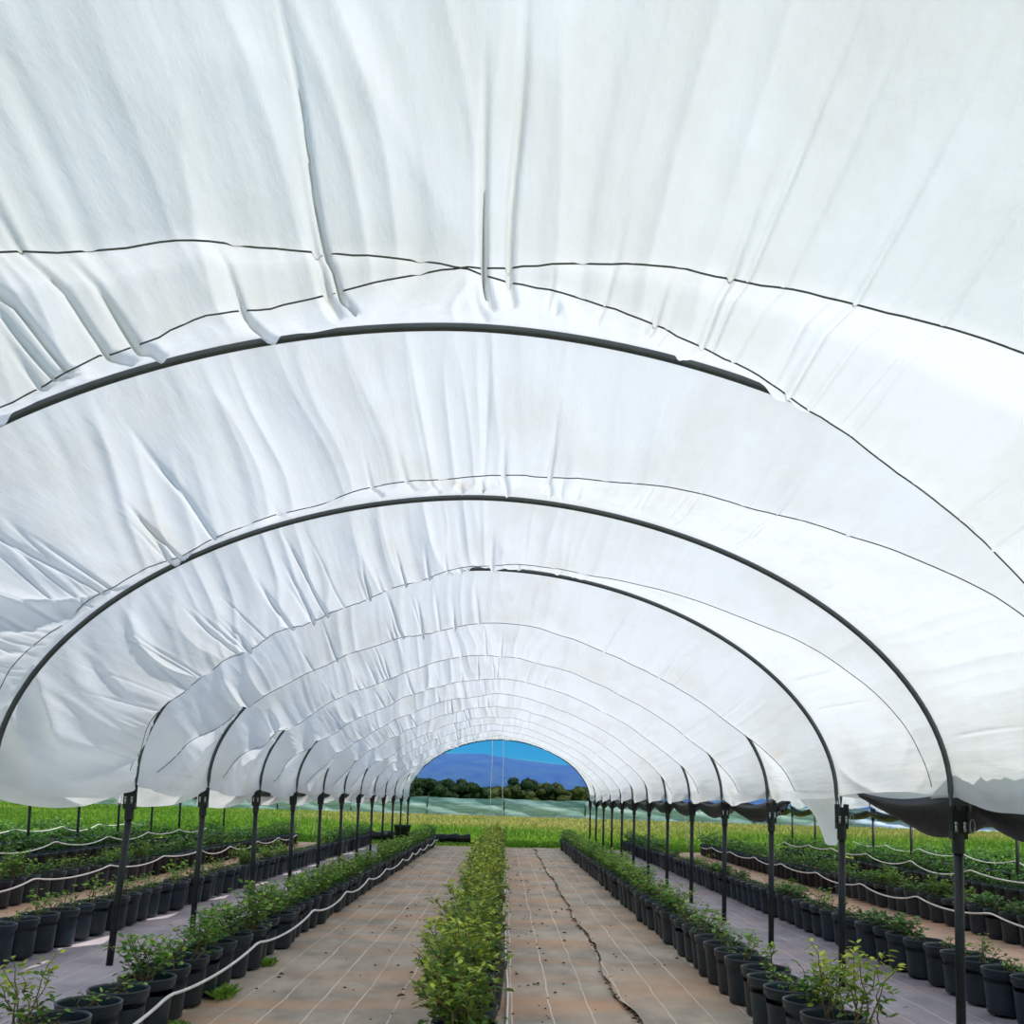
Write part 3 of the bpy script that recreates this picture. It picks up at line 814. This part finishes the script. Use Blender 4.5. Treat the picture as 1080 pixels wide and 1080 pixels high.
def tree(x, y, h, kd, label, k):
    t = thing('tree', label, 'tree', (x, y, 0), r.uniform(0, 6.28), 'trees behind the netting fence')
    g = link('crown', CR[kd][k % 3], t); sc = h/5.3; g.scale = (sc*.72+.25, sc*.72+.25, sc); g.location.z = .0
    b = MB(); b.tube([(0, 0, 0), (.1, 0, 1.4), (.05, .1, 3*sc)], [.22, .17, .09], 7); b.build('trunk', M['trunk'], t)
for (x, y, h, kd, i) in spec:
    tree(x, y, h, kd, (f'olive-green' if kd else 'dark green') + f' tree in the treeline seen through the far opening, {ORD[i]} from the left', i)
for i, x in enumerate([-32, -28, -24.2, 20.4, 24, 27.8]):
    side = 'left' if x < 0 else 'right'
    tree(x, Y0+r.uniform(-5, 8), r.uniform(4.8, 6.2), int(r.random() < .3), f'tree of the treeline hidden behind the {side} wall of the cover', i)

# blue mountain far behind, with the haze that lies before it
def mountain():
    xs = np.linspace(-2200, 2200, 240)
    ctrl_x = [-2200, -1300, -700, -380, -180, -120, -60, 10, 80, 140, 330, 700, 1300, 2200]
    ctrl_z = [110, 150, 160, 142, 137, 138, 136, 128, 121, 116, 100, 84, 70, 60]
    ridge = np.interp(xs, ctrl_x, ctrl_z) + 2.0*vnoise(xs*.02, xs*0, 1) + 1.0*vnoise(xs*.06, xs*0, 2)
    v = np.linspace(0, 1, 40)
    XX, VV = np.meshgrid(xs, v, indexing='ij')
    hump = np.sin(VV*np.pi*.5)**1.15
    ZZ = ridge[:, None]*hump*(1+.10*vnoise(XX*.008, VV*4, 3)*(1-VV)*VV*4) - 2
    YY = 2400 + 600*VV
    n = N('hazed_slope'); cc = n.obj(); k = n.noise(cc, .02, 5, .6)
    m = n.pbr(n.ramp(k, [(.35, srgb(38, 62, 84)), (.65, srgb(62, 88, 104))]), .95, None, 0, .05)  # slope colour itself carries some blue of the distant haze
    o = link('mountain', grid_mesh('mountain', np.stack([XX, YY, ZZ], -1), m))
    tag(o, 'long blue mountain on the horizon behind the trees', 'mountain', kind='structure')
    # haze layer, an air volume lying before and over the slope
    nh = N('blue_haze'); vs = nh.n('VolumeScatter', {'Color': (.035, .115, .95, 1), 'Density': .0016, 'Anisotropy': 0.0})
    nh.t.links.new(vs.outputs[0], nh.out.inputs['Volume'])
    b = MB(); V2, F2 = [], []
    hx = xs[::6]; rz_ = ridge[::6]
    k2 = len(hx)
    for (y, q) in ((1700, .578), (2996, 1.0)):
        for z0 in (0, 1):
            for x, zr in zip(hx, rz_): V2.append((x*(.62 if y < 2000 else 1), y, (zr*q if z0 else -3)))
    for i in range(k2-1):
        a = lambda s, i_: s*k2+i_
        F2 += [(a(0, i), a(0, i+1), a(1, i+1), a(1, i)), (a(2, i+1), a(2, i), a(3, i), a(3, i+1)), (a(1, i), a(1, i+1), a(3, i+1), a(3, i)), (a(0, i+1), a(0, i), a(2, i), a(2, i+1))]
    F2 += [(0, k2, 3*k2, 2*k2), (k2-1, 3*k2-1, 4*k2-1, 2*k2-1)]
    b.add(V2, F2); h_ = b.build('haze', nh.m, o, smooth=False); h_['kind'] = 'stuff'
mountain()

# ------------------------------------------------------------------ light
sun = bpy.data.lights.new('sun', 'SUN'); sun.energy = 4.6; sun.angle = math.radians(.55); sun.color = (1, .955, .88)
so_ = bpy.data.objects.new('sun', sun); COL.objects.link(so_)
so_.rotation_euler = Vector((-.47, .36, -1.0)).to_track_quat('-Z', 'Y').to_euler()
w = bpy.data.worlds.new('sky'); S.world = w; w.use_nodes = True
nt = w.node_tree; nt.nodes.clear()
wo = nt.nodes.new('ShaderNodeOutputWorld'); bg = nt.nodes.new('ShaderNodeBackground'); bg.inputs['Strength'].default_value = .8
tc = nt.nodes.new('ShaderNodeTexCoord'); sx = nt.nodes.new('ShaderNodeSeparateXYZ'); rp = nt.nodes.new('ShaderNodeValToRGB')
nt.links.new(tc.outputs['Generated'], sx.inputs[0]); nt.links.new(sx.outputs[2], rp.inputs[0]); nt.links.new(rp.outputs[0], bg.inputs[0]); nt.links.new(bg.outputs[0], wo.inputs[0])
e = rp.color_ramp.elements
e[0].position = 0.0; e[0].color = (.10, .52, .88, 1); e[1].position = 1.0; e[1].color = (.46, .60, .80, 1)
k = e.new(.07); k.color = (.04, .40, .86, 1); k = e.new(.35); k.color = (.40, .56, .82, 1)

S.view_settings.view_transform = 'Standard'; S.view_settings.look = 'None'; S.view_settings.gamma = 1; S.view_settings.use_curve_mapping = False
S.view_settings.exposure = 0.0
S.cycles.max_bounces = 10; S.cycles.diffuse_bounces = 5; S.cycles.transmission_bounces = 6; S.cycles.transparent_max_bounces = 12
S.cycles.use_denoising = True
